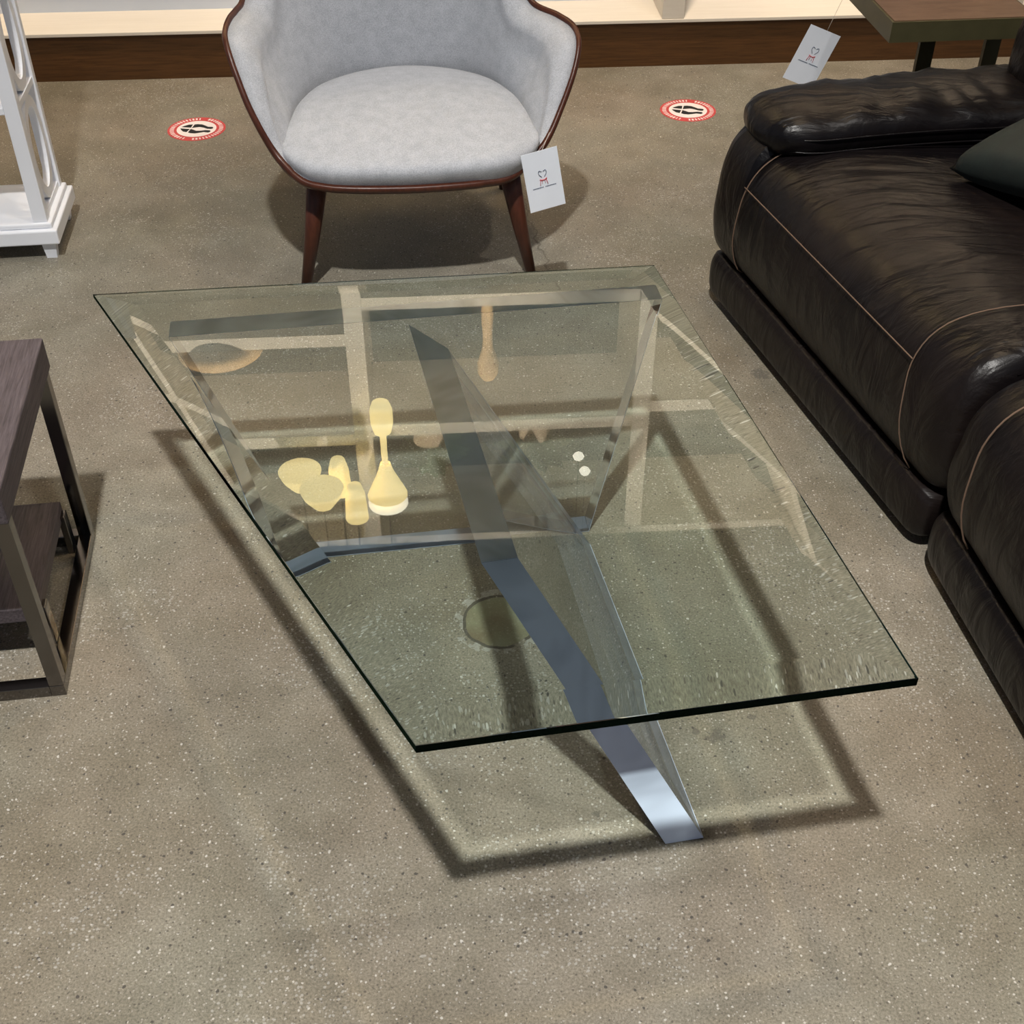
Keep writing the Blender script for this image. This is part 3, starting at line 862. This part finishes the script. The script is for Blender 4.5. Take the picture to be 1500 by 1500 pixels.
# ------------------------------------------------------------------ floor distancing stickers
def sticker(loc, rz, label):
    t = empty('floor_sticker', loc, rz, label, 'sticker', 'round distancing stickers on the floor')
    R = .090
    def annulus(r0, r1, z, n=64):
        b = MB(); ring = [[Vector((r0*math.cos(2*PI*i/n), r0*math.sin(2*PI*i/n), z)), Vector((r1*math.cos(2*PI*i/n), r1*math.sin(2*PI*i/n), z))] for i in range(n)]
        b.grid(ring, closeu=True, smooth=False); return b
    b = MB(); b.prism([(R*math.cos(2*PI*i/64), R*math.sin(2*PI*i/64)) for i in range(64)], .0002, .0006); b.build('backing', M_redring, t)
    b = MB(); b.prism([(.062*math.cos(2*PI*i/64), .062*math.sin(2*PI*i/64)) for i in range(64)], .0006, .0008); b.build('centre_disc', M_vinyl, t)
    b = annulus(.0615, .0640, .00085); b.build('outline', M_redring, t)
    rnd = random.Random(1)        # ring of small white letter strokes, in two arcs
    for arc in (list(range(13, 34)), list(range(36, 57))):
        b = MB()
        for i in arc:
            a = 2*PI*i/46; hw = rnd.uniform(.0018, .0032)
            b.box((.070, -hw, .0006), (.083, hw, .0009), M=Matrix.Rotation(a, 4, 'Z'))
        b.build('lettering', M_vinyl, t)
    for s in (-1, 1):       # shoe print: sole and heel piece
        b = MB()
        sole = [(-.050, .004), (-.046, .010), (-.034, .020), (-.022, .022), (-.020, .004)]
        heel = [(-.017, .003), (-.017, .023), (-.008, .026), (.006, .026), (.018, .021), (.030, .015), (.044, .016), (.048, .012), (.048, .007), (.044, .004), (.032, .004), (.018, .009), (.004, .011), (-.006, .007)]
        for poly in (sole, heel):
            pp = [(x*1.02, s*(y*1.35)) for x, y in poly]
            if s < 0: pp = pp[::-1]
            b.prism(pp, .0008, .0011)
        b.build('shoe_print', M_black, t)
    return t
sticker((-.990, 3.777, 0), math.radians(-9), 'round red and white floor sticker with shoe prints, left of the armchair')
sticker((.568, 3.925, 0), math.radians(-14), 'round red and white floor sticker with shoe prints, between armchair and sofa')

# ------------------------------------------------------------------ lights
def light(name, kind, loc, energy, col, size, target=None, caustic=False, **kw):
    l = bpy.data.lights.new(name, kind); l.energy = energy; l.color = col
    if kind == 'AREA': l.size = size
    else: l.shadow_soft_size = size
    for k, v in kw.items(): setattr(l, k, v)
    o = bpy.data.objects.new(name, l); COL.objects.link(o); o.location = loc
    if target is not None:
        o.rotation_euler = (Vector(target)-Vector(loc)).to_track_quat('-Z', 'Y').to_euler()
    if caustic: l.cycles.is_caustics_light = True
    return o
light('ceiling_spot', 'SPOT', (-.40, -.58, 5.95), 1950, (1, .972, .925), .11, (-.1, 1.05, 0), True, spot_size=math.radians(64), spot_blend=1.0)
light('ceiling_spot', 'SPOT', (2.6, .9, 5.95), 280, (1, .95, .90), .12, (0, 1.6, 0), True, spot_size=math.radians(80), spot_blend=.9)
light('ceiling_spot', 'SPOT', (.9, 3.0, 5.95), 210, (1, .74, .46), .12, (0, 2.6, 0), True, spot_size=math.radians(80), spot_blend=.9)
for s in (-.9, .9, 2.7):
    light('shelf_spot', 'SPOT', wl(s, -2.3, 3.9), 3600, (1, .84, .68), .08, wl(s+.1, .1, 2.45), False, spot_size=math.radians(40), spot_blend=.6)
    light('shelf_spot', 'SPOT', wl(s+.9, -1.0, 5.6), 850, (1, .80, .60), .10, wl(s+.9, .2, .2), False, spot_size=math.radians(27), spot_blend=.8)

w = bpy.data.worlds.new('world'); SC.world = w; w.use_nodes = True
w.node_tree.nodes['Background'].inputs[0].default_value = (.62, .70, .86, 1)
w.node_tree.nodes['Background'].inputs[1].default_value = .27

# pillow pose: one corner forward on the seat, the rest rising against the backrest
tp.rotation_mode = 'XYZ'
tp.matrix_world = Matrix.Translation((1.178, 2.415, .535)) @ Matrix.Rotation(math.radians(-17), 4, 'Z') @ Matrix.Rotation(math.radians(-16), 4, 'Y') @ Matrix.Rotation(math.radians(45), 4, 'Z')

# ------------------------------------------------------------------ camera
cd = bpy.data.cameras.new('camera'); cam = bpy.data.objects.new('camera', cd); COL.objects.link(cam)
cam.location = (0, 0, 1.6); cam.rotation_euler = (math.radians(50), 0, 0)
cd.sensor_width = 36; cd.lens = 36*1830/1500; cd.clip_start = .05
SC.camera = cam
vs = SC.view_settings; vs.view_transform = 'Standard'; vs.look = 'None'; vs.gamma = 1; vs.exposure = 0.0
vs.use_curve_mapping = False
cy = SC.cycles
cy.use_denoising = True
cy.max_bounces = 16; cy.transmission_bounces = 14; cy.glossy_bounces = 6; cy.transparent_max_bounces = 12; cy.diffuse_bounces = 4
cy.sample_clamp_indirect = 6.0
